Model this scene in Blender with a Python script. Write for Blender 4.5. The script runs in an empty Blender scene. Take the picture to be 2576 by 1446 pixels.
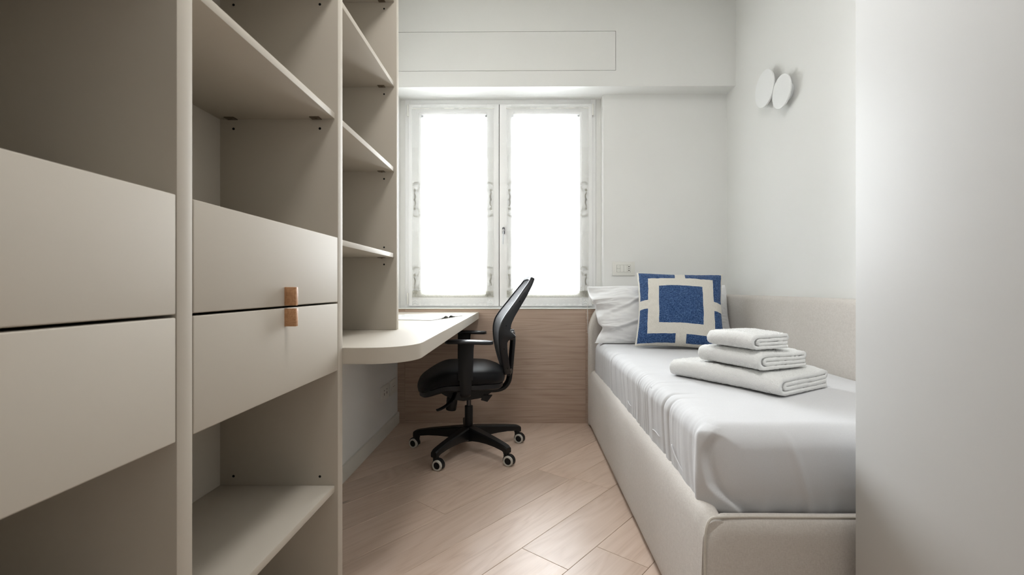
import bpy, bmesh, math, random
from mathutils import Vector, Matrix, noise
random.seed(7)
S = bpy.context.scene
COL = S.collection
PI = math.pi

# ------------------------------------------------------------------ camera
F_PX, CAM_Z, YAW = 1165.0, 0.904, math.radians(0.6)
VPX, VPY = 1320.0, 722.5
cam_d = bpy.data.cameras.new('camera')
cam = bpy.data.objects.new('camera', cam_d)
COL.objects.link(cam)
cam_d.sensor_width = 36.0
cam_d.lens = 36.0 * F_PX / 2576.0
cam_d.shift_x = -((VPX - F_PX * math.tan(YAW)) - 1288.0) / 2576.0
cam_d.shift_y = (VPY - 723.0) / 2576.0
cam_d.clip_start = 0.02
cam.location = (0, 0, CAM_Z)
cam.rotation_euler = (PI / 2, 0, YAW)
cam_d.dof.use_dof = True
cam_d.dof.focus_distance = 2.35
cam_d.dof.aperture_fstop = 8.0
S.camera = cam

# ------------------------------------------------------------------ sky and light
W = bpy.data.worlds.new('overcast_sky')
S.world = W
W.use_nodes = True
bg = W.node_tree.nodes['Background']
bg.inputs[0].default_value = (0.92, 0.965, 1.0, 1)
bg.inputs[1].default_value = 15.0
pl = bpy.data.lights.new('window_sky_portal', 'AREA')
pl.shape = 'RECTANGLE'; pl.size = 1.22; pl.size_y = 1.36
pl.cycles.is_portal = True
po = bpy.data.objects.new('window_sky_portal', pl)
po.location = (-0.167, 3.30, 1.47); po.rotation_euler = (-PI / 2, 0, 0)
COL.objects.link(po)

S.view_settings.view_transform = 'Standard'
S.view_settings.look = 'None'
S.view_settings.gamma = 1.0
S.view_settings.use_curve_mapping = False
S.view_settings.exposure = 0.92

# ------------------------------------------------------------------ node helpers
class NT:
    def __init__(s, name):
        s.m = bpy.data.materials.new(name); s.m.use_nodes = True
        s.t = s.m.node_tree; s.t.nodes.clear()
        s.out = s.t.nodes.new('ShaderNodeOutputMaterial')
    def n(s, typ, **kw):
        nd = s.t.nodes.new(typ)
        for k, v in kw.items():
            if k.startswith('i_'):
                key = k[2:]
                key = int(key) if key.isdigit() else key.replace('_', ' ')
                s.set(nd.inputs[key], v)
            else: setattr(nd, k, v)
        return nd
    def set(s, inp, v):
        if isinstance(v, bpy.types.NodeSocket): s.t.links.new(v, inp)
        elif isinstance(v, bpy.types.Node): s.t.links.new(v.outputs[0], inp)
        else: inp.default_value = v
    def math(s, op, a, b=None, c=None, clamp=False):
        nd = s.n('ShaderNodeMath', operation=op, use_clamp=clamp)
        s.set(nd.inputs[0], a)
        if b is not None: s.set(nd.inputs[1], b)
        if c is not None: s.set(nd.inputs[2], c)
        return nd.outputs[0]
    def mix(s, f, a, b, blend='MIX'):
        nd = s.n('ShaderNodeMix', data_type='RGBA', blend_type=blend)
        s.set(nd.inputs[0], f); s.set(nd.inputs[6], a); s.set(nd.inputs[7], b)
        return nd.outputs[2]
    def obj(s, scale=(1, 1, 1), rand=0.0, gen='Object'):
        tc = s.n('ShaderNodeTexCoord')
        mp = s.n('ShaderNodeMapping'); s.set(mp.inputs[0], tc.outputs[gen]); mp.inputs['Scale'].default_value = scale
        if rand:
            oi = s.n('ShaderNodeObjectInfo')
            cx = s.n('ShaderNodeCombineXYZ')
            for i, k in enumerate((1.0, 0.37, 0.71)):
                s.set(cx.inputs[i], s.math('MULTIPLY', oi.outputs['Random'], rand * k))
            s.set(mp.inputs['Location'], cx)
        return mp.outputs[0]
    def noise(s, vec, scale, detail=3.0, rough=0.55, dist=0.0):
        nd = s.n('ShaderNodeTexNoise'); s.set(nd.inputs['Vector'], vec)
        nd.inputs['Scale'].default_value = scale; nd.inputs['Detail'].default_value = detail
        nd.inputs['Roughness'].default_value = rough; nd.inputs['Distortion'].default_value = dist
        return nd.outputs[0]
    def ramp(s, f, stops):
        nd = s.n('ShaderNodeValToRGB'); s.set(nd.inputs[0], f)
        e = nd.color_ramp.elements
        while len(e) < len(stops): e.new(0.5)
        for el, (p, c) in zip(e, stops):
            el.position = p; el.color = (*c, 1) if len(c) == 3 else c
        return nd.outputs[0]
    def bump(s, h, strength=0.2, dist=0.002):
        nd = s.n('ShaderNodeBump'); s.set(nd.inputs['Height'], h)
        nd.inputs['Strength'].default_value = strength; nd.inputs['Distance'].default_value = dist
        return nd.outputs[0]
    def pbsdf(s, col, rough=0.5, spec=0.5, normal=None, metal=0.0, sheen=0.0, sub=0.0):
        b = s.n('ShaderNodeBsdfPrincipled')
        s.set(b.inputs['Base Color'], (*col, 1) if isinstance(col, tuple) and len(col) == 3 else col)
        s.set(b.inputs['Roughness'], rough); b.inputs['Specular IOR Level'].default_value = spec
        b.inputs['Metallic'].default_value = metal
        if sheen: b.inputs['Sheen Weight'].default_value = sheen
        if normal is not None: s.set(b.inputs['Normal'], normal)
        return b
    def done(s, sh):
        s.t.links.new(sh.outputs[0] if isinstance(sh, bpy.types.Node) else sh, s.out.inputs[0])
        return s.m

def hexlin(r, g, b):
    f = lambda c: (c / 255 / 12.92) if c / 255 <= 0.04045 else ((c / 255 + 0.055) / 1.055) ** 2.4
    return (f(r), f(g), f(b))

M = {}
def plain(key, col, rough=0.5, spec=0.5, metal=0.0, nscale=0, nstr=0.1, ndist=0.001, sheen=0.0, var=0.0):
    t = NT(key)
    vec = t.obj()
    nrm = None; c = col
    if nscale: nrm = t.bump(t.noise(vec, nscale, 3), nstr, ndist)
    if var:
        c = t.mix(t.noise(vec, 9.0, 4), tuple(x * (1 - var) for x in col) + (1,), tuple(min(1, x * (1 + var)) for x in col) + (1,))
    M[key] = t.done(t.pbsdf(c, rough, spec, nrm, metal, sheen))
    return M[key]

plain('wall_paint', hexlin(240, 240, 237), 0.75, 0.2, nscale=260, nstr=0.05, ndist=0.0006)
plain('ceiling_paint', hexlin(242, 241, 236), 0.8, 0.2, nscale=200, nstr=0.05, ndist=0.0006)
plain('white_lacquer', hexlin(248, 248, 247), 0.35, 0.45, nscale=60, nstr=0.02)
plain('greige_lacquer', hexlin(190, 182, 169), 0.6, 0.16, nscale=500, nstr=0.04, ndist=0.0004)
plain('wardrobe_lacquer', hexlin(214, 214, 212), 0.46, 0.10, nscale=500, nstr=0.03, ndist=0.0004)
plain('skirting_paint', hexlin(226, 223, 214), 0.5, 0.4, nscale=90, nstr=0.03)
plain('black_plastic', (0.007, 0.007, 0.0075), 0.42, 0.3, nscale=900, nstr=0.12, ndist=0.0005)
plain('grey_plastic', (0.014, 0.0145, 0.017), 0.4, 0.35, nscale=900, nstr=0.1, ndist=0.0005)
plain('tyre_grey', hexlin(196, 192, 182), 0.6, 0.3, nscale=200, nstr=0.05)
plain('steel', (0.55, 0.56, 0.58), 0.3, 0.5, metal=1.0, nscale=300, nstr=0.03)
plain('dark_steel', (0.07, 0.07, 0.075), 0.3, 0.5, metal=0.6, nscale=300, nstr=0.03)
plain('bronze_clip', (0.18, 0.14, 0.10), 0.35, 0.5, metal=0.7, nscale=300, nstr=0.03)
plain('dark_hole', (0.01, 0.01, 0.01), 0.8, 0.1, nscale=300, nstr=0.02)
plain('white_plastic', hexlin(236, 235, 228), 0.35, 0.45, nscale=300, nstr=0.02)
plain('lamp_white', hexlin(244, 245, 244), 0.45, 0.4, nscale=200, nstr=0.02)
plain('cord_white', hexlin(240, 240, 236), 0.7, 0.2, nscale=900, nstr=0.2)

def wood_mat(key, stops, sx, sy, axis='x', rand=9.0, rough=0.42, bstr=0.10, spec=0.4, knots=True, var=0.12, ring=0.55, fine_w=0.75):
    """grain along local x (or as given by the stretch)"""
    t = NT(key)
    v = t.obj((sx, sy, sy), rand=rand)
    big = t.noise(v, 1.0, 3, 0.5, 0.6)
    rings = t.math('FRACT', t.math('MULTIPLY', big, 13.0))
    rings = t.math('ABSOLUTE', t.math('SUBTRACT', rings, 0.5))
    v2 = t.obj((sx * 2.2, sy * 22, sy * 22), rand=rand * 1.7)
    fine = t.noise(v2, 1.0, 5, 0.65)
    f = t.math('ADD', t.math('MULTIPLY', rings, ring), t.math('MULTIPLY', fine, fine_w))
    c = t.ramp(f, stops)
    oi = t.n('ShaderNodeObjectInfo')
    k = t.math('MULTIPLY_ADD', oi.outputs['Random'], 2 * var, 1.0 - var)
    hsv = t.n('ShaderNodeHueSaturation'); t.set(hsv.inputs['Color'], c); t.set(hsv.inputs['Value'], k)
    c = hsv.outputs[0]
    if knots:
        vk = t.obj((2.2, 6.5, 6.5), rand=rand * 0.6)
        vo = t.n('ShaderNodeTexVoronoi'); t.set(vo.inputs['Vector'], vk); vo.inputs['Scale'].default_value = 0.9
        kn = t.n('ShaderNodeMapRange'); t.set(kn.inputs[0], vo.outputs['Distance'])
        kn.inputs[1].default_value = 0.015; kn.inputs[2].default_value = 0.07; kn.inputs[3].default_value = 0.55; kn.inputs[4].default_value = 0.0
        c = t.mix(kn.outputs[0], c, (0.10, 0.06, 0.035, 1))
    b = t.bump(f, bstr, 0.001)
    M[key] = t.done(t.pbsdf(c, t.math('MULTIPLY_ADD', fine, 0.18, rough - 0.09), spec, b))

wood_mat('oak_floor', [(0.1, hexlin(190, 163, 143)), (0.45, hexlin(211, 187, 168)), (0.85, hexlin(221, 199, 182))], 0.7, 4.5, rough=0.36, spec=0.5, bstr=0.2, var=0.07)
wood_mat('oak_panel', [(0.26, hexlin(156, 131, 112)), (0.52, hexlin(188, 165, 147)), (0.82, hexlin(205, 185, 169))], 0.42, 9.0, rough=0.5, bstr=0.12, knots=False, var=0.0, rand=0.0, ring=0.30, fine_w=0.95)
wood_mat('oak_handle', [(0.15, hexlin(160, 112, 76)), (0.5, hexlin(190, 142, 102)), (0.85, hexlin(206, 162, 122))], 20.0, 20.0, rough=0.45, knots=False, var=0.05)

def fabric(key, c1, c2, scale=420, bstr=0.35, sheen=0.25, rough=0.9, weave=True):
    t = NT(key)
    v = t.obj()
    n1 = t.noise(v, scale, 3, 0.7)
    if weave:
        va = t.noise(t.obj((scale * 2.0, scale * 0.35, scale * 0.35)), 1.0, 2)
        vb = t.noise(t.obj((scale * 0.35, scale * 0.35, scale * 2.0)), 1.0, 2)
        n1 = t.math('MULTIPLY_ADD', n1, 0.4, t.math('MULTIPLY', t.math('ADD', va, vb), 0.3))
    c = t.ramp(n1, [(0.36, c1), (0.64, c2)])
    big = t.noise(v, 7.0, 3)
    c = t.mix(t.math('MULTIPLY', big, 0.18), c, tuple(x * 0.86 for x in c1) + (1,))
    M[key] = t.done(t.pbsdf(c, rough, 0.15, t.bump(n1, bstr, 0.0012), sheen=sheen))
fabric('bed_fabric', hexlin(204, 197, 189), hexlin(223, 217, 210), 300, 0.35)
fabric('piping_fabric', hexlin(206, 199, 188), hexlin(222, 216, 206), 500, 0.3)
fabric('seat_fabric', (0.004, 0.004, 0.005), (0.008, 0.008, 0.009), 900, 0.25, 0.04, 0.5)
fabric('white_cotton', hexlin(214, 214, 215), hexlin(223, 223, 225), 700, 0.06, 0.1, 0.8)
fabric('pillow_cotton', hexlin(238, 238, 238), hexlin(246, 246, 246), 700, 0.06, 0.1, 0.8)
fabric('terry_white', hexlin(242, 241, 238), hexlin(252, 252, 250), 420, 0.9, 0.5, 1.0, weave=False)

# ------------------------------------------------------------------ object helpers
WL = {}
def tag(o, label=None, cat=None, group=None, kind=None):
    if label: o['label'] = label
    if cat: o['category'] = cat
    if group: o['group'] = group
    if kind: o['kind'] = kind
    return o
def empty(name, loc=(0, 0, 0), rz=0.0, **kw):
    o = bpy.data.objects.new(name, None); COL.objects.link(o)
    o.location = loc; o.rotation_euler = (0, 0, rz); o.empty_display_size = 0.05
    WL[o.name] = Vector(loc)
    return tag(o, **kw)
def obj(name, bm, mat, parent=None, local=False, smooth=35, **kw):
    """bm in world coordinates (or in the parent's own when local): linked as ONE mesh object"""
    bmesh.ops.recalc_face_normals(bm, faces=bm.faces[:])
    org = Vector((0, 0, 0))
    if not local and bm.verts:
        lo = Vector([min(v.co[i] for v in bm.verts) for i in range(3)])
        hi = Vector([max(v.co[i] for v in bm.verts) for i in range(3)])
        org = (lo + hi) / 2
        bmesh.ops.translate(bm, verts=bm.verts[:], vec=-org)
    me = bpy.data.meshes.new(name); bm.to_mesh(me); bm.free()
    if smooth:
        me.polygons.foreach_set('use_smooth', [True] * len(me.polygons))
        if smooth < 180: me.set_sharp_from_angle(angle=math.radians(smooth))
    o = bpy.data.objects.new(name, me); COL.objects.link(o)
    if mat: me.materials.append(M[mat] if isinstance(mat, str) else mat)
    if parent is not None:
        o.parent = parent
        o.location = org - WL.get(parent.name, Vector((0, 0, 0))) if not local else (0, 0, 0)
    else: o.location = org
    WL[o.name] = org
    return tag(o, **kw)

def B(): return bmesh.new()
def abox(bm, x0, x1, y0, y1, z0, z1, bev=0.0, seg=2, mat=None):
    r = bmesh.ops.create_cube(bm, size=1.0)
    for v in r['verts']:
        v.co = Vector((x0 + (v.co.x + .5) * (x1 - x0), y0 + (v.co.y + .5) * (y1 - y0), z0 + (v.co.z + .5) * (z1 - z0)))
    vs = r['verts']
    if mat is not None: bmesh.ops.transform(bm, matrix=mat, verts=vs)
    if bev > 0:
        es = list({e for v in vs for e in v.link_edges})
        bmesh.ops.bevel(bm, geom=es, offset=bev, segments=seg, affect='EDGES', profile=0.5)
    return bm
def box(name, x0, x1, y0, y1, z0, z1, mat, parent=None, bev=0.0, seg=2, **kw):
    return obj(name, abox(B(), x0, x1, y0, y1, z0, z1, bev, seg), mat, parent, **kw)
def acyl(bm, p0, p1, r0, r1=None, n=24, bev=0.0):
    """(tapered) cylinder between two points, optional rounded rims"""
    r1 = r0 if r1 is None else r1
    p0, p1 = Vector(p0), Vector(p1); ax = (p1 - p0); L = ax.length; ax.normalize()
    q = ax.to_track_quat('Z', 'Y')
    prof = [(0, 0), (r0, 0), (r1, L), (0, L)] if not bev else \
        [(0, 0), (r0 - bev, 0), (r0 - bev * .3, bev * .3), (r0, bev), (r1, L - bev), (r1 - bev * .3, L - bev * .3), (r1 - bev, L), (0, L)]
    return alathe(bm, prof, n, Matrix.Translation(p0) @ q.to_matrix().to_4x4())
def alathe(bm, prof, n=24, mat=Matrix()):
    rings = []
    for r, z in prof:
        if r < 1e-6: rings.append([bm.verts.new(mat @ Vector((0, 0, z)))])
        else: rings.append([bm.verts.new(mat @ Vector((r * math.cos(2 * PI * i / n), r * math.sin(2 * PI * i / n), z))) for i in range(n)])
    for a, b in zip(rings, rings[1:]):
        for i in range(n):
            j = (i + 1) % n
            if len(a) == 1 and len(b) == 1: continue
            if len(a) == 1: bm.faces.new((a[0], b[i], b[j]))
            elif len(b) == 1: bm.faces.new((a[i], a[j], b[0]))
            else: bm.faces.new((a[i], a[j], b[j], b[i]))
    return bm
def aloft(bm, rings, closed=True, caps=True):
    """rings: lists of points with equal count"""
    vr = [[bm.verts.new(p) for p in r] for r in rings]
    n = len(vr[0])
    for a, b in zip(vr, vr[1:]):
        for i in range(n if closed else n - 1):
            j = (i + 1) % n
            bm.faces.new((a[i], a[j], b[j], b[i]))
    if caps and closed:
        bm.faces.new(vr[0][::-1]); bm.faces.new(vr[-1])
    return vr
def smooth_path(pts, k=6):
    """smooth curve through the points, without overshoot where spacing changes"""
    P = [Vector(p) for p in pts]; n = len(P); T = []
    for i in range(n):
        a, b = P[max(i - 1, 0)], P[min(i + 1, n - 1)]
        l = min([(P[i] - q).length for q in (a, b) if q is not P[i]])
        T.append((b - a).normalized() * l)
    out = []
    for i in range(n - 1):
        for s in range(k):
            t = s / k; t2, t3 = t * t, t ** 3
            out.append(P[i] * (2 * t3 - 3 * t2 + 1) + T[i] * (t3 - 2 * t2 + t) + P[i + 1] * (3 * t2 - 2 * t3) + T[i + 1] * (t3 - t2))
    out.append(P[-1]); return out
def atube(bm, pts, rad, n=10, side=None, caps=True):
    """sweep an ellipse; rad a number or list of (r_side, r_up)"""
    P = [Vector(p) for p in pts]; rings = []
    for i, p in enumerate(P):
        t = (P[min(i + 1, len(P) - 1)] - P[max(i - 1, 0)]).normalized()
        if side is not None: sd = Vector(side)
        else:
            sd = t.cross(Vector((0, 0, 1)))
            if sd.length < 1e-3: sd = t.cross(Vector((0, 1, 0)))
        sd = (sd - t * sd.dot(t)).normalized(); up = sd.cross(t).normalized()
        r = rad[i] if isinstance(rad, list) else rad
        ra, rb = r if isinstance(r, tuple) else (r, r)
        rings.append([p + sd * ra * math.cos(2 * PI * k / n) + up * rb * math.sin(2 * PI * k / n) for k in range(n)])
    aloft(bm, rings, True, caps); return bm
def aprism(bm, poly, z0, z1, bev=0.0):
    """horizontal polygon extruded in z"""
    a = [bm.verts.new((x, y, z0)) for x, y in poly]; b = [bm.verts.new((x, y, z1)) for x, y in poly]
    n = len(poly); bm.faces.new(a[::-1]); bm.faces.new(b)
    for i in range(n): bm.faces.new((a[i], a[(i + 1) % n], b[(i + 1) % n], b[i]))
    if bev:
        es = [e for e in bm.edges if abs(e.verts[0].co.z - e.verts[1].co.z) < 1e-7]
        bmesh.ops.bevel(bm, geom=es, offset=bev, segments=2, affect='EDGES')
    return bm
def lerp(xs, ys, x):
    if x <= xs[0]: return ys[0]
    for i in range(len(xs) - 1):
        if x <= xs[i + 1]:
            t = (x - xs[i]) / (xs[i + 1] - xs[i]); return ys[i] + (ys[i + 1] - ys[i]) * t
    return ys[-1]
def sst(a, b, x):
    t = max(0.0, min(1.0, (x - a) / (b - a))); return t * t * (3 - 2 * t)
def nz(x, y=0.0, z=0.0): return noise.noise(Vector((x, y, z)))

# ------------------------------------------------------------------ room dimensions
XL, XR, YB, YN, ZC = -0.85, 1.34, 3.084, -1.45, 2.76
YW = 3.163                       # window plane
YO = YW + .36                    # outer face of the wall
NX1, NZ0, NZ1 = 0.5215, 0.762, 2.184
Y_BEAM = 2.956

# floor with its planks
fl = obj('floor', abox(B(), XL, XR, YN, YB + .018, -0.06, -0.012), 'dark_steel', kind='structure')
fl.data.materials.clear(); fl.data.materials.append(plain('floor_bed', hexlin(104, 76, 56), 0.9, 0.1, nscale=40))
PA = math.radians(50.6); PU = Vector((math.cos(PA), math.sin(PA))); PV = Vector((-math.sin(PA), math.cos(PA)))
PW, PV0 = 0.193, 0.8345
def clip_poly(poly, x0, x1, y0, y1):
    for ax, lim, sg in ((0, x0, 1), (0, x1, -1), (1, y0, 1), (1, y1, -1)):
        out = []
        for i in range(len(poly)):
            a, b = poly[i], poly[(i + 1) % len(poly)]
            da, db = (a[ax] - lim) * sg, (b[ax] - lim) * sg
            if da >= 0: out.append(a)
            if (da >= 0) != (db >= 0):
                t = da / (da - db); out.append(a + (b - a) * t)
        poly = out
        if not poly: return []
    return poly
known = {0: 1.235, -1: 1.41, 2: 1.82, 3: 1.222, 4: 1.48, 1: 0.60}
for row in range(-14, 22):
    rr = random.Random(row + 100)
    base = known.get(row, rr.uniform(0, 1.6))
    cuts = [base]
    while cuts[-1] < 4.6: cuts.append(cuts[-1] + rr.choice((1.25, 1.45, 1.6)))
    while cuts[0] > -3.2: cuts.insert(0, cuts[0] - rr.choice((1.2, 1.45, 1.6)))
    for u0, u1 in zip(cuts, cuts[1:]):
        def poly(d):
            c = [(u0 + d, PV0 + row * PW + d), (u1 - d, PV0 + row * PW + d), (u1 - d, PV0 + (row + 1) * PW - d), (u0 + d, PV0 + (row + 1) * PW - d)]
            return clip_poly([PU * a + PV * b for a, b in c], XL + d, XR - d, YN + d, YB - d)
        pa, pb = poly(0.0005), poly(0.0014)
        if len(pa) < 3 or len(pb) < 3: continue
        mid = PU * (u0 + u1) / 2 + PV * (PV0 + (row + .5) * PW)
        loc = lambda p, z: Vector(((p - mid).dot(PU), (p - mid).dot(PV), z))
        bm = B()
        if len(pa) == len(pb): aloft(bm, [[loc(p, -.012) for p in pa], [loc(p, -.0012) for p in pa], [loc(p, 0) for p in pb]])
        else: aloft(bm, [[loc(p, -.012) for p in pa], [loc(p, 0) for p in pa]])
        o = obj('plank', bm, 'oak_floor', fl, local=True, smooth=0)
        o.location = Vector((mid.x, mid.y, 0)) - WL[fl.name]; o.rotation_euler = (0, 0, PA)

box('ceiling', XL - .12, XR + .12, YN - .12, YO, ZC, ZC + .1, 'ceiling_paint', kind='structure')
box('wall_left', XL - .12, XL, YN - .12, YO, -.06, ZC, 'wall_paint', kind='structure')
box('wall_right', XR, XR + .12, YN - .12, YO, -.06, ZC, 'wall_paint', kind='structure')
box('wall_near', XL, XR, YN - .12, YN, -.06, ZC, 'wall_paint', kind='structure')
# window wall: parapet, right of the window, above; all one structure
bm = B()
abox(bm, XL, NX1, YB + .02, YO, -.06, NZ0)
abox(bm, NX1, XR, YB, YO, -.06, ZC)
abox(bm, XL, NX1, YB, YO, NZ1, ZC)
obj('wall_window', bm, 'wall_paint', kind='structure', smooth=0)
# strips of plaster beside the window frame
bm = B()
abox(bm, .486, NX1, YW, YO, NZ0, NZ1)
abox(bm, XL, -.819, YW, YO, NZ0, NZ1)
obj('trim_1', bm, 'wall_paint', kind='structure', smooth=0)
# soffit with the flush hatch of the roller shutter box
hx0, hx1, hz0, hz1 = -0.83, 0.581, 2.285, 2.537
bm = B()
abox(bm, XL, XR, Y_BEAM + .012, YB, NZ1 + .0005, ZC)
abox(bm, XL, XR, Y_BEAM, Y_BEAM + .013, NZ1, hz0)
abox(bm, XL, XR, Y_BEAM, Y_BEAM + .013, hz1, ZC)
abox(bm, hx1, XR, Y_BEAM, Y_BEAM + .013, hz0, hz1)
abox(bm, XL, hx0, Y_BEAM, Y_BEAM + .013, hz0, hz1)
beam = obj('wall_soffit', bm, 'wall_paint', kind='structure', smooth=0)
g = 0.0026
box('hatch_panel', hx0 + g, hx1 - g, Y_BEAM + .0004, Y_BEAM + .011, hz0 + g, hz1 - g, 'wall_paint', beam)
# sill
box('trim_2', XL, NX1, YB - .006, YW + .005, NZ0 - .0025, NZ0 + .004, 'white_lacquer', kind='structure', bev=.002)
# oak cladding under the window, with a removable hatch
clad = empty('trim_3', (0, YB, 0), kind='structure')
px = -0.80; pz = .224
for nm, a, b, c, d in (('cladding_board', XL + .001, px, -.011, NZ0 - .003), ('cladding_hatch', px + .0008, .405, pz + .0007, NZ0 - .003),
                       ('cladding_board', px + .0008, .405, -.011, pz), ('cladding_board', (.405 + .0006), NX1, -.011, NZ0 - .003)):
    box(nm, a, b, YB, YB + .019, c, d, 'oak_panel', clad, bev=.0006, seg=1)
# skirting under the desk
bm = B()
prof = [(0, 0), (.013, 0), (.013, .066), (.010, .073), (.004, .0745), (0, .0745)]
aloft(bm, [[Vector((XL + a, y, b)) for a, b in prof] for y in (1.2515, YB - .0005)])
obj('baseboard_left', bm, 'skirting_paint', kind='structure', smooth=30)
bm = B()
aloft(bm, [[Vector((XR - a, y, b)) for a, b in prof] for y in (YN, -.32)])
obj('baseboard_right', bm, 'skirting_paint', kind='structure', smooth=30)

# ------------------------------------------------------------------ window
win = empty('window_1', (-.167, YW, NZ0 + .004), kind='structure')
wx0, wx1, wz0, wz1 = -.818, .4846, NZ0 + .0030, NZ1
fo = 0.036
bm = B()
abox(bm, wx0, wx0 + fo, YW - .004, YW + .066, wz0, wz1, .002)
abox(bm, wx1 - fo, wx1, YW - .004, YW + .066, wz0, wz1, .002)
abox(bm, wx0 + fo, wx1 - fo, YW - .004, YW + .066, wz1 - .042, wz1, .002)
abox(bm, wx0 + fo, wx1 - fo, YW - .004, YW + .066, wz0, wz0 + .018, .002)
obj('window_frame', bm, 'white_lacquer', win)
glass = NT('window_glass')
fr = glass.n('ShaderNodeFresnel', i_IOR=1.45)
tr = glass.n('ShaderNodeBsdfTransparent'); tr.inputs[0].default_value = (.98, .98, .98, 1)
gl = glass.n('ShaderNodeBsdfGlossy'); gl.inputs['Roughness'].default_value = .02
mx = glass.n('ShaderNodeMixShader'); glass.set(mx.inputs[0], fr); glass.set(mx.inputs[1], tr); glass.set(mx.inputs[2], gl)
M['glass'] = glass.done(mx)
xm = -0.1735                     # meeting line
sz0, sz1 = wz0 + .012, wz1 - .036
def sash(x0, x1, hinge_left):
    st, rt, rb = .086, .072, .075
    y0, y1 = YW - .022, YW + .045
    bm = B()
    abox(bm, x0, x0 + (st if hinge_left else .082), y0, y1, sz0, sz1, .004)
    abox(bm, x1 - (.082 if hinge_left else st), x1, y0, y1, sz0, sz1, .004)
    gx0, gx1 = x0 + (st if hinge_left else .082), x1 - (.082 if hinge_left else st)
    abox(bm, gx0 - .002, gx1 + .002, y0, y1, sz1 - rt, sz1, .003)
    abox(bm, gx0 - .002, gx1 + .002, y0, y1, sz0, sz0 + rb, .003)
    # glazing bead, a stepped inner lip
    w = .012
    for a in ((gx0, gx0 + w, sz0 + rb, sz1 - rt), (gx1 - w, gx1, sz0 + rb, sz1 - rt), (gx0, gx1, sz1 - rt - w, sz1 - rt), (gx0, gx1, sz0 + rb, sz0 + rb + w)):
        abox(bm, a[0], a[1], y0 + .012, y1 - .012, a[2], a[3])
    s = obj('sash', bm, 'white_lacquer', win)
    box('pane', gx0 - .003, gx1 + .003, YW + .008, YW + .014, sz0 + rb - .003, sz1 - rt + .003, 'glass', s)
    hx = x0 - .004 if hinge_left else x1 + .004
    for hz in (sz0 + .05, sz1 - .042):
        hb = acyl(B(), (hx, YW - .026, hz - .038), (hx, YW - .026, hz + .038), .0055, n=12, bev=.0015)
        abox(hb, hx - .004, hx + .004, YW - .026, YW - .004, hz - .036, hz + .036)
        h = obj('hinge', hb, 'white_plastic', s)
    return s
sl = sash(-.790, xm - .0018, True)
sr = sash(xm + .0018, .457, False)
# dark strip filling the meeting gap
box('gap_strip', xm - .0018, xm + .0018, YW - .012, YW + .03, sz0, sz1, 'dark_hole', win)
# handle on the right sash
hx, hz = -.1435, 1.287
hb = B()
pts = [(hx + .0095 * math.cos(a), hz + (.015 if math.sin(a) > 0 else -.015) + .0095 * math.sin(a)) for a in [2 * PI * i / 24 for i in range(24)]]
aloft(hb, [[Vector((p[0], YW - .031, p[1])) for p in pts], [Vector((p[0], YW - .0225, p[1])) for p in pts]])
hr = obj('handle_plate', hb, plain('handle_grey', (.16, .16, .17), .4, .5, .3, nscale=300), sr)
hb = acyl(B(), (hx, YW - .031, hz), (hx, YW - .062, hz), .0075, n=16, bev=.001)
atube(hb, smooth_path([(hx, YW - .056, hz + .006), (hx - .001, YW - .060, hz - .03), (hx - .0025, YW - .061, hz - .095)], 5), (.0042, .0042), 10)
obj('handle', hb, 'steel', sr, label='brushed steel lever handle')

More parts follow.
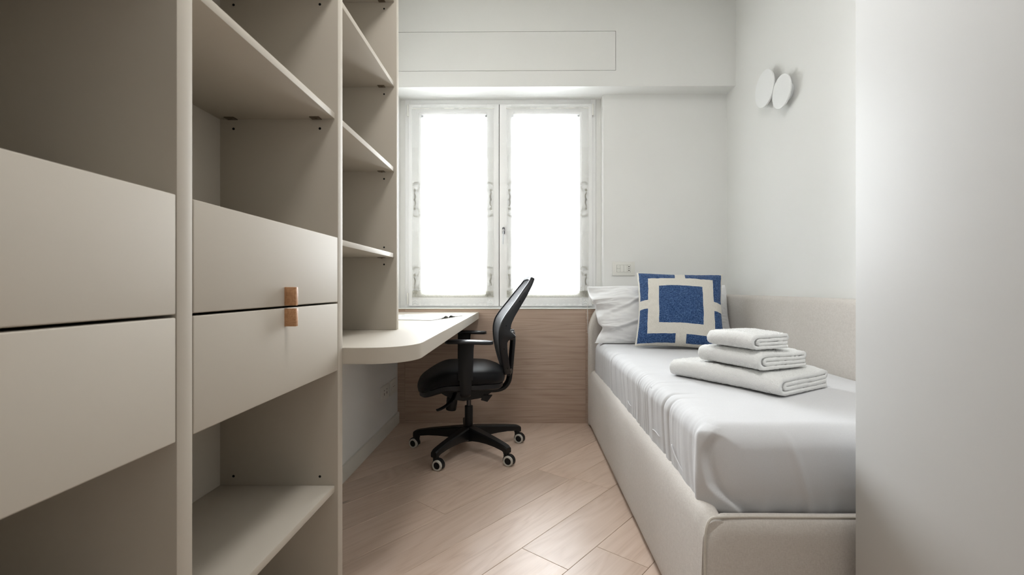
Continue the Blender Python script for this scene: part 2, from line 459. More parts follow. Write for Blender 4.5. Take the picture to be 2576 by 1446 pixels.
# sheer curtains with lace
def lace_mat():
    t = NT('sheer_lace')
    tc = t.n('ShaderNodeTexCoord'); sp = t.n('ShaderNodeSeparateXYZ'); t.set(sp.inputs[0], tc.outputs['Object'])
    x, z = sp.outputs[0], sp.outputs[2]                 # local: origin at the panel's centre
    half, hh = 0.2765, 0.672
    ax = t.math('ABSOLUTE', x)
    def band(v, a, b, s=.004):
        m1 = t.n('ShaderNodeMapRange', interpolation_type='SMOOTHSTEP'); t.set(m1.inputs[0], v); m1.inputs[1].default_value = a; m1.inputs[2].default_value = a + s
        m2 = t.n('ShaderNodeMapRange', interpolation_type='SMOOTHSTEP'); t.set(m2.inputs[0], v); m2.inputs[1].default_value = b - s; m2.inputs[2].default_value = b
        return t.math('SUBTRACT', m1.outputs[0], m2.outputs[0], clamp=True)
    # outline of the motifs bulges in and out along the height
    wob = t.math('MULTIPLY', t.math('COSINE', t.math('MULTIPLY', z, 2 * PI / .125)), .014)
    side = band(t.math('ADD', ax, wob), half - .055, half + .05)
    zone = t.math('MAXIMUM', band(z, .162, .398), t.math('MAXIMUM', band(z, -.56, -.168), 0.0))
    motif = t.math('MULTIPLY', side, zone)
    allover = t.math('MULTIPLY', zone, .35)
    # rings, sprigs and dots
    v1 = t.n('ShaderNodeTexVoronoi'); t.set(v1.inputs['Vector'], tc.outputs['Object']); v1.inputs['Scale'].default_value = 58
    ring = band(v1.outputs['Distance'], .26, .44, .06)
    n1 = t.noise(tc.outputs['Object'], 95, 3, .6, 1.6)
    sprig = band(n1, .50, .62, .03)
    thread = t.math('MAXIMUM', ring, sprig, clamp=True)
    lace = t.math('MULTIPLY', motif, .22)
    # bottom border, denser, with scalloped arcs underneath
    border = band(z, -.622, -.572)
    scx = t.math('SUBTRACT', t.math('FRACT', t.math('DIVIDE', x, .0365)), .5)
    scx = t.math('MULTIPLY', scx, .0365)
    rad = t.math('SQRT', t.math('ADD', t.math('MULTIPLY', scx, scx), t.math('POWER', t.math('ADD', z, .632), 2.0)))
    arcs = t.math('MAXIMUM', band(rad, .012, .016, .001), t.math('MAXIMUM', band(rad, .0225, .027, .001), band(rad, .005, .008, .001)))
    arcs = t.math('MULTIPLY', arcs, band(z, -.68, -.628))
    hem = t.math('MAXIMUM', band(ax, half - .046, half + .05, .003), band(z, .632, .80, .003))
    dens = t.math('ADD', .20, t.math('MULTIPLY', hem, .22))
    dens = t.math('MAXIMUM', dens, t.math('MULTIPLY', lace, .9))
    dens = t.math('MAXIMUM', dens, t.math('MULTIPLY', border, t.math('MULTIPLY_ADD', thread, .22, .72)))
    dens = t.math('MAXIMUM', dens, t.math('MULTIPLY', arcs, .85), clamp=True)
    dark = t.math('MAXIMUM', lace, t.math('MULTIPLY', border, .9), clamp=True)
    col = t.mix(dark, (.90, .91, .90, 1), (.62, .61, .55, 1))
    weave = t.noise(t.obj((900, 900, 60)), 1.0, 2)
    dens = t.math('MULTIPLY', dens, t.math('MULTIPLY_ADD', weave, .2, .9), clamp=True)
    tb = t.n('ShaderNodeBsdfTranslucent'); t.set(tb.inputs[0], col)
    df = t.n('ShaderNodeBsdfDiffuse'); t.set(df.inputs[0], col)
    a = t.n('ShaderNodeMixShader', i_0=.5); t.set(a.inputs[1], tb); t.set(a.inputs[2], df)
    tp = t.n('ShaderNodeBsdfTransparent')
    b = t.n('ShaderNodeMixShader'); t.set(b.inputs[0], dens); t.set(b.inputs[1], tp); t.set(b.inputs[2], a)
    return t.done(b)
M['lace'] = lace_mat()
et = NT('embroidery')
tb_ = et.n('ShaderNodeBsdfTranslucent'); tb_.inputs[0].default_value = (.50, .48, .40, 1)
df_ = et.n('ShaderNodeBsdfDiffuse'); et.set(df_.inputs[0], et.mix(et.noise(et.obj(), 400, 2), (.26, .25, .19, 1), (.36, .34, .27, 1)))
em_ = et.n('ShaderNodeMixShader', i_0=.6); et.set(em_.inputs[1], tb_); et.set(em_.inputs[2], df_)
M['embroidery'] = et.done(em_)
def curtain(xc, seed, label):
    half = .2765; z0, z1 = .783, 2.127
    yb = YW - .030
    root = empty('sheer_curtain', (xc, yb, z0), label=label, cat='curtain', group='lace curtains on the window sashes')
    bm = B(); nx, nzv = 90, 120; zc = (z0 + z1) / 2
    V = []
    for j in range(nzv + 1):
        row = []
        z = z0 + (z1 - z0) * j / nzv
        for i in range(nx + 1):
            u = i / nx; x = xc - half + 2 * half * u
            zz = z
            if j < 4: zz = z + (1 - j / 4) * .010 * (1 - abs(math.sin((x - xc) / .0365 * PI)))
            y = yb + .0022 * nz(x * 9 + seed, z * 1.3) + .0012 * nz(x * 30, z * 3 + seed) - .004 * (1 - sst(0, .05, z1 - z))
            row.append(bm.verts.new((x, y, zz)))
        V.append(row)
    for j in range(nzv):
        for i in range(nx): bm.faces.new((V[j][i], V[j][i + 1], V[j + 1][i + 1], V[j + 1][i]))
    lo = Vector((xc, yb, zc))
    for v in bm.verts: v.co -= lo
    o = obj('fabric', bm, 'lace', root, local=True, smooth=180)
    o.location = lo - WL[root.name]
    # embroidered sprays at both edges: rings, petals, leaves and scrolls
    for sg in (-1, 1):
        for zc_m, full in ((1.498, True), (.925, False)):
            mb = B(); rr = random.Random(int(seed * 10) + sg)
            yy = yb - .0028
            def rib(pts2, w):
                P = [Vector((xc + sg * (half - .004 - a), yy, zc_m + b)) for a, b in pts2]
                if len(P) < 2: return
                L_, R2 = [], []
                for q_, p_ in enumerate(P):
                    tg = (P[min(q_ + 1, len(P) - 1)] - P[max(q_ - 1, 0)]).normalized(); nn = Vector((-tg.z, 0, tg.x))
                    ww = w * (.45 + .55 * math.sin(PI * (q_ + .5) / len(P))); L_.append(p_ + nn * ww / 2); R2.append(p_ - nn * ww / 2)
                ring_ = [[a_, b_, b_ + Vector((0, .0005, 0)), a_ + Vector((0, .0005, 0))] for a_, b_ in zip(L_, R2)]
                aloft(mb, ring_)
            def circ(a, b, r, w, a0=0, a1=360, n=14):
                rib([(a + r * math.cos(math.radians(a0 + (a1 - a0) * q_ / n)), b + r * math.sin(math.radians(a0 + (a1 - a0) * q_ / n))) for q_ in range(n + 1)], w)
            for v_ in (1, -1):
                if not full and v_ < 0: continue
                for r_, w_ in ((.0285, .0016), (.0245, .0012), (.0195, .0012)): circ(.027, v_ * .090, r_, w_, 25 if v_ > 0 else -25, 165 if v_ > 0 else -165)
                for a_, b_ in ((.045, .082), (.042, .071), (.035, .063)): circ(a_, v_ * b_, .0042, .0016, 0, 350)
                for q_ in range(8):
                    an = math.radians(45 * q_ + 10); c0, c1 = .003, .0095
                    rib([(.014 + c * math.cos(an), v_ * .062 + c * math.sin(an)) for c in (c0, (c0 + c1) / 2, c1)], .0030)
                for q_ in range(9):
                    t_ = q_ / 8; bx, bz = .010 + .012 * math.sin(t_ * 3.0) * (1 - t_ * .4), .046 - .046 * t_
                    for sd_ in (-1, 1):
                        an = math.radians((60 if sd_ > 0 else 130) + rr.uniform(-15, 15)); ln_ = .0075
                        rib([(bx + c * ln_ * math.cos(an), v_ * (bz - c * ln_ * math.sin(an))) for c in (0, .5, 1)], .0024)
                rib([(.010 + .012 * math.sin(t_ * 3.0) * (1 - t_ * .4), v_ * (.05 - .05 * t_)) for t_ in [q_ / 8 for q_ in range(9)]], .0012)
                for a_, b_ in ((.032, .050), (.028, .040), (.045, .096), (.004, .08), (.006, .095), (.010, .108)):
                    rib([(a_, v_ * b_), (a_ + .002, v_ * (b_ + .003)), (a_ + .005, v_ * (b_ + .003))], .0018)
            if not full:
                for q_ in range(26):
                    a_, b_ = rr.uniform(.0, .046), rr.uniform(-.085, -.005); an = rr.uniform(0, PI)
                    rib([(a_ + c * math.cos(an), b_ + c * math.sin(an)) for c in (0, .004, .008)], .0022)
                for q_ in range(6): circ(rr.uniform(.004, .045), rr.uniform(-.085, -.01), .0042, .0016, 0, 350)
            e_ = obj('embroidery', mb, 'embroidery', root, smooth=0, kind='stuff')
    rb = acyl(B(), (xc - half - .004, yb - .001, z1 - .012), (xc + half + .004, yb - .001, z1 - .012), .0028, n=10)
    obj('rod', rb, 'white_plastic', root)
    return root
curtain(-.488, 3.1, 'sheer white lace curtain on the window sash without a handle, beside the bookcase')
curtain(.155, 8.4, 'sheer white lace curtain on the window sash with the lever handle')
cb = atube(B(), smooth_path([(.4165, YB - .012, .80), (.4168, YB - .0095, .745), (.418, YB - .0085, .69), (.4185, YB - .0085, .60)], 6), .0018, 6)
obj('pull_cord', cb, 'cord_white', label='thin white cord hanging down the oak panel by the headboard', cat='cord')

# ------------------------------------------------------------------ bookcase
X0, XBK = -.494, -.808
D = [(.0866, .1166), (.6526, .6836), (1.2200, 1.2510), (1.7790, 1.8075)]
TOPZ = 2.66
bc = empty('bookcase', (-.66, .7, 0), label='tall greige built-in bookcase with open shelves and flush drawers', cat='bookcase')
for i, (a, b) in enumerate(D):
    z0 = .7405 if i == 3 else 0.001
    p = box('divider_panel', XBK - .02, X0, a, b, z0, TOPZ, 'greige_lacquer', bc, bev=.0012)
    holes = []
    if i >= 1:
        zs = {1: [], 2: [1.324, 1.6525, .4035, .339], 3: [2.032 - .055, 1.648, 1.3215, 1.058, .992]}[i]
        for z in zs:
            for x in (-.772, -.542):
                hb = acyl(B(), (x, a - .0006, z), (x, a + .004, z), .0034, n=10)
                obj('pin_hole', hb, 'dark_hole', p)
box('back_panel', XBK - .012, XBK, D[0][1], D[2][0], .001, TOPZ, 'greige_lacquer', bc)
box('back_panel', XBK - .012, XBK, D[2][1], D[3][0], .7405, TOPZ, 'greige_lacquer', bc)
def shelf(y0, y1, zb, t=.0165, clips=True, set_back=.0085):
    s = box('shelf', XBK, X0 - set_back, y0 + .0004, y1 - .0004, zb, zb + t, 'greige_lacquer', bc, bev=.001)
    if clips:
        for x in (-.772, -.548):
            cb = abox(B(), x - .014, x + .012, y1 - .020, y1 - .0008, zb - .0022, zb - .0001, .0006, 1)
            acyl(cb, (x, y1 - .010, zb - .0040), (x, y1 - .010, zb - .0020), .0035, n=12)
            obj('shelf_clip', cb, 'bronze_clip', s)
PIT = .3275
for (a, b) in ((D[0][1], D[1][0]), (D[1][1], D[2][0])):
    for zb in (1.349, 1.349 + PIT, 1.349 + 2 * PIT, 1.349 + 3 * PIT, .3635): shelf(a, b, zb)
    shelf(a, b, 1.012, .018, clips=False, set_back=.024)       # cap of the drawer box
    shelf(a, b, .690, .018, clips=False, set_back=.024)        # its floor
    shelf(a, b, .04, .018, clips=False)
    shelf(a, b, TOPZ - .018, .018, clips=False)
    yc = (a + b) / 2
    for z0, z1, hz0, hz1 in ((.8655, 1.0355, .8665, .9045), (.6845, .8610, .8235, .8605)):
        df = box('drawer', X0 - .020, X0, a + .0022, b - .0018, z0, z1, 'greige_lacquer', bc, bev=.0018, seg=3)
        db = B()
        abox(db, XBK + .02, X0 - .0205, a + .012, b - .012, z0 + .02 if z0 > .8 else .712, min(z1 - .02, 1.0))
        hb = abox(B(), X0 - .0005, X0 + .0238, yc - .005, yc + .005, hz0, hz1, .0012)
        obj('handle', hb, 'oak_handle', df, label='small oak tab pull')
        obj('drawer_box', db, 'greige_lacquer', df)
for zb in (1.3485, 1.675, 2.003, 2.33, 1.0185): shelf(D[2][1], D[3][0], zb)
shelf(D[2][1], D[3][0], TOPZ - .018, .018, clips=False)

# ------------------------------------------------------------------ desk
dx, dy0, R = -.305, D[2][1] + .0006, .125
poly = [(XL + .0008, dy0)]
for i in range(15):
    a = -PI / 2 + (PI / 2) * i / 14
    poly.append((dx - R + R * math.cos(a), dy0 + R + R * math.sin(a)))
poly += [(dx, YB - .0015), (XL + .0008, YB - .0015)]
desk = empty('desk', (-.58, 2.1, .6955), label='wall-hung greige desk top with a rounded corner running to the window', cat='desk')
obj('desktop', aprism(B(), poly, .6955, .74, .0012), 'greige_lacquer', desk)
wb = B()
abox(wb, XL + .0008, XL + .02, dy0 + .01, YB - .003, .665, .6953)
obj('wall_batten', wb, 'greige_lacquer', desk)

# magazine
GB = Vector((-.406, 2.462, .7402)); sd = Vector((-.966, .259, 0)).normalized(); wd = Vector((.259, .966, 0)).normalized()
mg = empty('open_magazine', tuple(GB), label='open magazine lying on the desk next to the bookcase panel', cat='magazine')
pg = NT('printed_page')
tc = pg.n('ShaderNodeTexCoord'); spx = pg.n('ShaderNodeSeparateXYZ'); pg.set(spx.inputs[0], tc.outputs['UV'])
ln = pg.math('GREATER_THAN', pg.math('FRACT', pg.math('MULTIPLY', spx.outputs[1], 46.0)), .5)
wd_n = pg.math('GREATER_THAN', pg.noise(pg.obj((1, 1, 1), gen='UV'), 70, 1), .42)
colm = pg.math('GREATER_THAN', pg.math('ABSOLUTE', pg.math('SUBTRACT', pg.math('FRACT', pg.math('MULTIPLY', spx.outputs[0], 3.0)), .5)), .06)
mar = pg.math('LESS_THAN', pg.math('ABSOLUTE', pg.math('SUBTRACT', spx.outputs[1], .58)), .33)
tx = pg.math('MULTIPLY', pg.math('MULTIPLY', ln, wd_n), pg.math('MULTIPLY', colm, mar))
pic = pg.math('MULTIPLY', pg.math('LESS_THAN', spx.outputs[1], .22), pg.math('GREATER_THAN', spx.outputs[0], .45))
pc = pg.mix(pg.math('MULTIPLY', tx, .55), (.70, .70, .70, 1), (.12, .12, .13, 1))
M['printed_page'] = pg.done(pg.pbsdf(pc, .35, .4))
def page_h(w):                    # height of the page stack above the desk, w from gutter
    return .0035 + .0105 * math.exp(-((w - .030) / .026) ** 2) + .004 * math.exp(-((w - .075) / .05) ** 2) if w > .0 else .002
def leaf_stack(sign, width, thick):
    bm = B(); uvl = bm.loops.layers.uv.new('UVMap'); n = 28; Hh = .275; top, bot = [], []
    for i in range(n + 1):
        w = width * i / n
        h = page_h(w) * (1.0 if sign < 0 else .92)
        if i == 0: h = .003
        lift = max(0, h - thick) if w < .085 else 0.0006
        top.append((w, max(h, thick + .0008))); bot.append((w, lift if i else .0006))
    def P(w, h, s): return GB + wd * (sign * w) + sd * s + Vector((0, 0, h))
    for q, prof in ((0, top), (1, bot)):
        a = [bm.verts.new(P(w, h, 0)) for w, h in prof]; b = [bm.verts.new(P(w, h, Hh)) for w, h in prof]
        if q == 0: A0, A1 = a, b
        else: B0, B1 = a, b
        for i in range(n):
            f = bm.faces.new((a[i], a[i + 1], b[i + 1], b[i]))
            for lp in f.loops:
                k = i if lp.vert in (a[i], b[i]) else i + 1
                lp[uvl].uv = (k / n, 0.0 if lp.vert in (a[i], a[i + 1]) else 1.0)
    for i in range(n):
        bm.faces.new((A0[i], A0[i + 1], B0[i + 1], B0[i])); bm.faces.new((A1[i], A1[i + 1], B1[i + 1], B1[i]))
    bm.faces.new((A0[n], A1[n], B1[n], B0[n])); bm.faces.new((A0[0], A1[0], B1[0], B0[0]))
    return bm
obj('pages', leaf_stack(-1, .205, .0032), 'printed_page', mg, smooth=40)
obj('pages', leaf_stack(1, .190, .0030), 'printed_page', mg, smooth=40)
cvb = B()
for sg, wdt in ((-1, .206), (1, .191)):
    q = [GB + wd * (sg * a) + sd * b for a, b in ((0, -.0005), (wdt, -.0005), (wdt, .2755), (0, .2755))]
    aloft(cvb, [[p + Vector((0, 0, .0000)) for p in q], [p + Vector((0, 0, .0005)) for p in q]])
obj('cover', cvb, plain('cover_stock', (.58, .57, .55), .4, .4, nscale=200), mg)

# ------------------------------------------------------------------ office chair
ch = empty('office_chair', (-.310, 2.565, 0), math.radians(8.5), label='black swivel office chair with mesh back and armrests at the desk', cat='chair')
def cpart(name, bm, mat, parent=None, **kw): return obj(name, bm, mat, parent or ch, local=True, **kw)
# star base
BASE_ANG = [a - 8.5 for a in (244, 316, 28, 100, 172)]
hb = alathe(B(), [(0, .060), (.036, .060), (.046, .068), (.044, .118), (.036, .134), (.028, .139), (0, .139)], 30)
cpart('base_hub', hb, 'black_plastic')
RB = .300
def rrect(w, t0, t1, ch_):
    return [(-w, t0 + ch_), (-w * .92, t0), (w * .92, t0), (w, t0 + ch_), (w, t1 - ch_), (w - ch_, t1), (-w + ch_, t1), (-w, t1 - ch_)]
for a in BASE_ANG:
    an = math.radians(a); d = Vector((math.cos(an), math.sin(an), 0)); s = Vector((-d.y, d.x, 0))
    bm = B(); rings = []
    for r, w, zb, zt in ((.028, .027, .066, .137), (.06, .0265, .070, .134), (.11, .025, .077, .128), (.17, .023, .080, .121), (.23, .0215, .079, .113), (.285, .0205, .073, .104), (.303, .020, .066, .100), (.318, .017, .064, .092)):
        rings.append([d * r + s * p + Vector((0, 0, q)) for p, q in rrect(w, zb, zt, .006)])
    aloft(bm, rings)
    acyl(bm, d * RB + Vector((0, 0, .060)), d * RB + Vector((0, 0, .085)), .0165, n=18)
    leg = cpart('base_leg', bm, 'black_plastic')
# casters: all trail the same way
ax_w = Vector((-.36, -.933, 0)).normalized()
rotm = Matrix.Rotation(-math.radians(8.5), 3, 'Z'); ax_l = rotm @ ax_w
fw = Vector((ax_l.y, -ax_l.x, 0))           # trailing direction
if fw.x < 0: fw = -fw
for k, a in enumerate(BASE_ANG):
    an = math.radians(a); d = Vector((math.cos(an), math.sin(an), 0)) * RB
    axl, fwl = ax_l, fw
    if k == 4: fwl = -fw
    wr = .0262; wc = d + fwl * .016 + Vector((0, 0, wr))
    bm = B()
    # hood: an arched shell over both wheels
    n = 18; rings = []
    for i in range(n + 1):
        t = math.radians(-25 + 215 * i / n)
        dirv = fwl * math.cos(t) + Vector((0, 0, 1)) * math.sin(t)
        rings.append([wc + dirv * r + axl * w for r, w in ((.0285, .0115), (.0315, .0095), (.0315, -.0095), (.0285, -.0115))])
    aloft(bm, rings)
    abox(bm, -.004, .004, -.02, .02, -.016, .024, mat=Matrix.Translation(wc) @ Matrix((axl, fwl, Vector((0, 0, 1)))).transposed().to_4x4())
    acyl(bm, d + Vector((0, 0, .030)), d + Vector((0, 0, .0605)), .014, n=16)
    cs = cpart('caster', bm, 'black_plastic')
    for sg in (1, -1):
        tb = B(); m = Matrix.Translation(wc + axl * sg * .0135) @ (axl * sg).to_track_quat('Z', 'Y').to_matrix().to_4x4()
        alathe(tb, [(.0172, -.0085), (.0245, -.0085), (wr, -.006), (wr, .004), (.0245, .0075), (.0185, .0085), (.0172, .006), (.0172, -.0085)], 30, m)
        cpart('tyre', tb, 'tyre_grey', cs)
        wb_ = alathe(B(), [(0, -.008), (.0171, -.008), (.0171, .0055), (.0150, .0072), (0, .0075)], 24, m)
        cpart('wheel_hub', wb_, 'black_plastic', cs)
# gas lift
cpart('gas_column', acyl(B(), (0, 0, .128), (0, 0, .2495), .0225, n=24, bev=.003), 'black_plastic')
cpart('gas_rod', acyl(B(), (0, 0, .24), (0, 0, .305), .0125, n=20), 'dark_steel')
# mechanism under the seat
bm = B()
prof = [(-.185, .385), (-.178, .350), (-.13, .322), (-.085, .298), (-.03, .288), (.05, .300), (.085, .305), (.12, .335), (.150, .345), (.150, .385)]
aloft(bm, [[Vector((x, y, z)) for x, z in prof] for y in (-.062, .062)])
bmesh.ops.bevel(bm, geom=bm.edges[:], offset=.003, segments=2, affect='EDGES')
acyl(bm, (-.095, -.070, .352), (-.095, -.060, .352), .0045, n=12)
mech = cpart('tilt_mechanism', bm, 'black_plastic')
cpart('pivot_bolt', acyl(B(), (-.058, -.0665, .348), (-.058, -.0600, .348), .0046, n=14, bev=.001), 'steel', mech)
bm = B(); aloft(bm, [[Vector((x, y, z)) for x, z in ((.075, .320), (.125, .318), (.098, .283), (.064, .293))] for y in (-.072, -.056)])
cpart('side_lever', bm, 'black_plastic', mech)
bm = atube(B(), smooth_path([(-.075, -.075, .340), (-.088, -.10, .312), (-.115, -.16, .296), (-.15, -.20, .286), (-.165, -.21, .284)], 5), [(.012, .006)] * 21, 10)
cpart('height_lever', bm, 'black_plastic', mech)
cpart('tension_knob', acyl(B(), (-.098, 0, .226), (-.090, 0, .300), .0285, .031, n=24, bev=.007), 'black_plastic', mech)
# seat cushion and shell
def seat_drop(x): return -.062 * sst(-.10, -.30, x) - .014 * sst(.08, .21, x)
def se(t, a, b, cx, n=2.9):
    c, s = math.cos(t), math.sin(t)
    return Vector((cx + a * math.copysign(abs(c) ** (2 / n), c), b * math.copysign(abs(s) ** (2 / n), s), 0))
def seat_loft(prof, zc):
    bm = B(); rings = []
    for sc, dz in prof:
        ring = []
        for i in range(56):
            p = se(2 * PI * i / 56, .236 * sc, .242 * sc, -.040)
            p.z = zc + dz + seat_drop(p.x) * (1.0 if dz > -.075 else .9)
            ring.append(p)
        rings.append(ring)
    aloft(bm, rings); return bm
cpart('seat', seat_loft([(.93, -.078), (.985, -.068), (1.0, -.048), (.995, -.034), (.972, -.020), (.93, -.0115), (.86, -.006), (.74, -.002), (.55, .001), (.3, .003), (.02, .004)], .484), 'seat_fabric', smooth=60)
cpart('seat_shell', seat_loft([(.40, -.118), (.78, -.116), (.91, -.110), (.955, -.099), (.957, -.0785), (.90, -.0782), (.3, -.0782)], .484), 'grey_plastic', smooth=40)
# armrests
for sg in (-1, 1):
    y = sg * .262
    bm = B(); rings = []
    for z, x0, x1, t in ((.372, -.050, .004, .010), (.40, -.052, .006, .013), (.442, -.053, .006, .014), (.4425, -.060, .013, .0165), (.52, -.060, .014, .0165), (.60, -.059, .0165, .0165), (.622, -.058, .019, .016)):
        c = .008; yy = y
        rings.append([Vector((x0 + c, yy - t, z)), Vector((x1 - c, yy - t, z)), Vector((x1, yy - t + c * .7, z)), Vector((x1, yy + t - c * .7, z)), Vector((x1 - c, yy + t, z)), Vector((x0 + c, yy + t, z)), Vector((x0, yy + t - c * .7, z)), Vector((x0, yy - t + c * .7, z))])
    aloft(bm, rings)
    # foot of the arm, running under the seat
    pts = smooth_path([(-.024, y, .395), (-.024, y, .372), (-.024, y * .93, .358), (-.024, y * .72, .354), (-.024, y * .2, .356)], 5)
    atube(bm, pts, (.026, .008), 10, side=(1, 0, 0))
    arm = cpart('armrest', bm, 'black_plastic')
    pb = B(); rings = []
    for i in range(17):
        t = i / 16; x = -.125 + .240 * t
        w = .043 * (max(0.0, 1 - abs(2 * t - 1) ** 5)) ** .5 + .0015
        zz = .6235 - .006 * (2 * t - 1) + .004 * sst(.75, 1, 1 - t) * -1
        rings.append([Vector((x, y + p * w, zz + q)) for p, q in ((-.9, 0), (.9, 0), (1, .004), (1, .011), (.9, .0155), (.5, .0175), (-.5, .0175), (-.9, .0155), (-1, .011), (-1, .004))])
    aloft(pb, rings)
    cpart('arm_pad', pb, 'grey_plastic', arm, smooth=50)
# backrest
ZK = [.430, .4376, .497, .564, .632, .70, .746, .801, .878, .935, .960]
LX = [.190, .188, .171, .156, .148, .151, .172, .217, .275, .318, .338]
WK = [.100, .118, .168, .195, .207, .206, .200, .188, .163, .140, .118]
DK = [.040, .042, .046, .048, .055, .072, .062, .050, .042, .032, .026]
def lz(z): 
    # smooth the polyline
    return sum(lerp(ZK, LX, z + o) for o in (-.03, -.015, 0, .015, .03)) / 5
def wz(z): return sum(lerp(ZK, WK, z + o) for o in (-.02, 0, .02)) / 3
def dz_(z):
    tip = .045 * max(0, 1 - abs(z - .645) / .05) if z > .645 else .045 * max(0, 1 - (.645 - z) / .022)
    return sum(lerp(ZK, DK, z + o) for o in (-.02, 0, .02)) / 3 * .82 + tip
zb0, zt0 = .436, .958
loop = []
NS = 44
for i in range(NS + 1): loop.append((zb0 + (zt0 - zb0) * i / NS, -1))
edge = [( z, s * wz(z)) for z, s in loop]
path = []
for z, y in edge: path.append((z, y))
wtop = wz(zt0); wbot = wz(zb0)
for i in range(1, 14): 
    u = -1 + 2 * i / 14; path.append((zt0 + .010 * (1 - u * u), u * wtop))
for z, y in reversed(edge): path.append((z, -y))
for i in range(1, 12):
    u = 1 - 2 * i / 12; path.append((zb0 - .012 * (1 - u * u), u * wbot))
N_ = len(path)
ctr = Vector((0, 0, .70))
bm = B(); rings = []
for i in range(N_):
    z, y = path[i]; zn, yn = path[(i + 1) % N_]; zp, yp = path[i - 1]
    P = Vector((lz(z), y, z))
    tan = Vector((lz(zn) - lz(zp), yn - yp, zn - zp)).normalized()
    slope = (lz(z + .01) - lz(z - .01)) / .02
    back = Vector((1, 0, -slope)).normalized()
    inn = back.cross(tan).normalized()
    if inn.dot(Vector((0, -y, .68 - z))) < 0: inn = -inn
    d_ = dz_(z); w_ = .020
    rings.append([P + inn * .003 - back * .001, P + inn * w_ - back * .002, P + inn * (w_ + .002) + back * .006, P + inn * w_ * .75 + back * d_ * .9, P + inn * w_ * .45 + back * d_, P + inn * .002 + back * d_ * .97, P - inn * .001 + back * d_ * .9, P - inn * .0015 + back * .004])
rings.append(rings[0])
aloft(bm, rings, True, False)
bmesh.ops.remove_doubles(bm, verts=bm.verts[:], dist=1e-5)
bk = cpart('back_frame', bm, 'grey_plastic', smooth=50)
mt = NT('chair_mesh')
mv = mt.obj((1, 1, 1))
wv = mt.n('ShaderNodeTexVoronoi'); mt.set(wv.inputs['Vector'], mt.obj((420, 420, 420))); wv.inputs['Scale'].default_value = 1.0
M['chair_mesh'] = mt.done(mt.pbsdf((.024, .026, .032), .65, .35, mt.bump(wv.outputs['Distance'], .3, .0008), sheen=.10))
bm = B(); V = []; nh, nw = 46, 22
for j in range(nh + 1):
    z = zb0 + .004 + (zt0 - zb0 - .004) * j / nh; row = []
    for i in range(nw + 1):
        u = -1 + 2 * i / nw; w = wz(z) - .012
        zz = z + (.010 * (1 - u * u) if j == nh else 0) - (.010 * (1 - u * u) if j == 0 else 0)
        row.append(Vector((lz(z) + .004 + .010 * (1 - u * u), u * w, zz)))
    V.append(row)
va = [[bm.verts.new(p) for p in r] for r in V]; vb = [[bm.verts.new(p + Vector((.003, 0, 0))) for p in r] for r in V]
for j in range(nh):
    for i in range(nw):
        bm.faces.new((va[j][i], va[j][i + 1], va[j + 1][i + 1], va[j + 1][i])); bm.faces.new((vb[j][i], vb[j + 1][i], vb[j + 1][i + 1], vb[j][i + 1]))
cpart('back_mesh', bm, 'chair_mesh', smooth=180)
# screws on the side of the frame
for z, dx_ in ((.83, .022), (.705, .03), (.585, .022), (.475, .022)):
    y = -wz(z)
    cpart('screw', acyl(B(), (lz(z) + dx_, y - .0016, z), (lz(z) + dx_, y + .004, z), .0028, n=10), 'dark_hole', bk)
# spine: J-bar, upright and lumbar yoke
pts = smooth_path([(.02, 0, .352), (.09, 0, .337), (.150, 0, .334), (.195, 0, .347), (.222, 0, .383), (.232, 0, .45), (.240, 0, .54), (.246, 0, .615), (.238, 0, .665)], 6)
rad = [(.032, .0155)] * len(pts)
cpart('back_spine', atube(B(), pts, rad, 14, side=(0, 1, 0)), 'black_plastic', smooth=60)
for sg in (-1, 1):
    bm = B()
    pp = smooth_path([(.243, 0, .632), (.240, sg * .06, .640), (.222, sg * .13, .648), (.192, sg * .192, .652)], 6)
    atube(bm, pp, [(.030 - .010 * i / (len(pp) - 1), .010) for i in range(len(pp))], 10, side=(.25, 0, .97))
    cpart('yoke_arm', bm, 'black_plastic', smooth=60)
    bm = B()
    pp = smooth_path([(.232, 0, .440), (.226, sg * .05, .440), (.212, sg * .10, .442)], 6)
    atube(bm, pp, (.018, .010), 10, side=(.25, 0, .97))
    cpart('lower_yoke_arm', bm, 'black_plastic', smooth=60)
bm = abox(B(), .172, .196, -.075, .075, .575, .635, .008)
cpart('lumbar_pad', bm, 'black_plastic')

# ------------------------------------------------------------------ bed
bed = empty('single_bed', (.87, 2.05, 0), label='upholstered greige single bed with headboard and padded side panel along the wall', cat='bed')
BX0, BX1 = .417, 1.338
FY0 = 1.092
def pad_loft(bm, axis, a0, a1, prof, n=60, wob=.0015, seed=0.0, endr=0.0):
    rings = []
    for i in range(n + 1):
        s = a0 + (a1 - a0) * i / n
        ring = []
        for j, (p, z) in enumerate(prof):
            w = wob * nz(s * 5 + seed, j * .35); z = z * (1 - endr * (1 - sst(0, .05, s - a0)))
            ring.append(Vector((p + w, s, z + w * .5)) if axis == 'y' else Vector((s, p + w, z + w * .5)))
        rings.append(ring)
    aloft(bm, rings); return bm
RT = .366
side_prof = [(.425, .012), (.418, .03), (.4165, .10), (.4165, .2), (.418, .28), (.422, .325), (.430, .350), (.442, .362), (.455, .366), (.468, .362), (.476, .350), (.478, .33), (.478, .012)]
fine_side = [(p.x, p.y) for p in [Vector((q.x, q.y)) for q in smooth_path([(a, b, 0) for a, b in side_prof], 3)]]
obj('side_rail', pad_loft(B(), 'y', FY0 + .006, 3.03, fine_side, 130, endr=.035), 'bed_fabric', bed, smooth=60)
foot_prof = [(FY0 + .006, .012), (FY0, .03), (FY0 - .002, .1), (FY0 - .003, .22), (FY0 - .001, .32), (FY0 + .006, .350), (FY0 + .018, .362), (FY0 + .030, .360), (FY0 + .038, .345), (FY0 + .04, .32), (FY0 + .04, .012)]
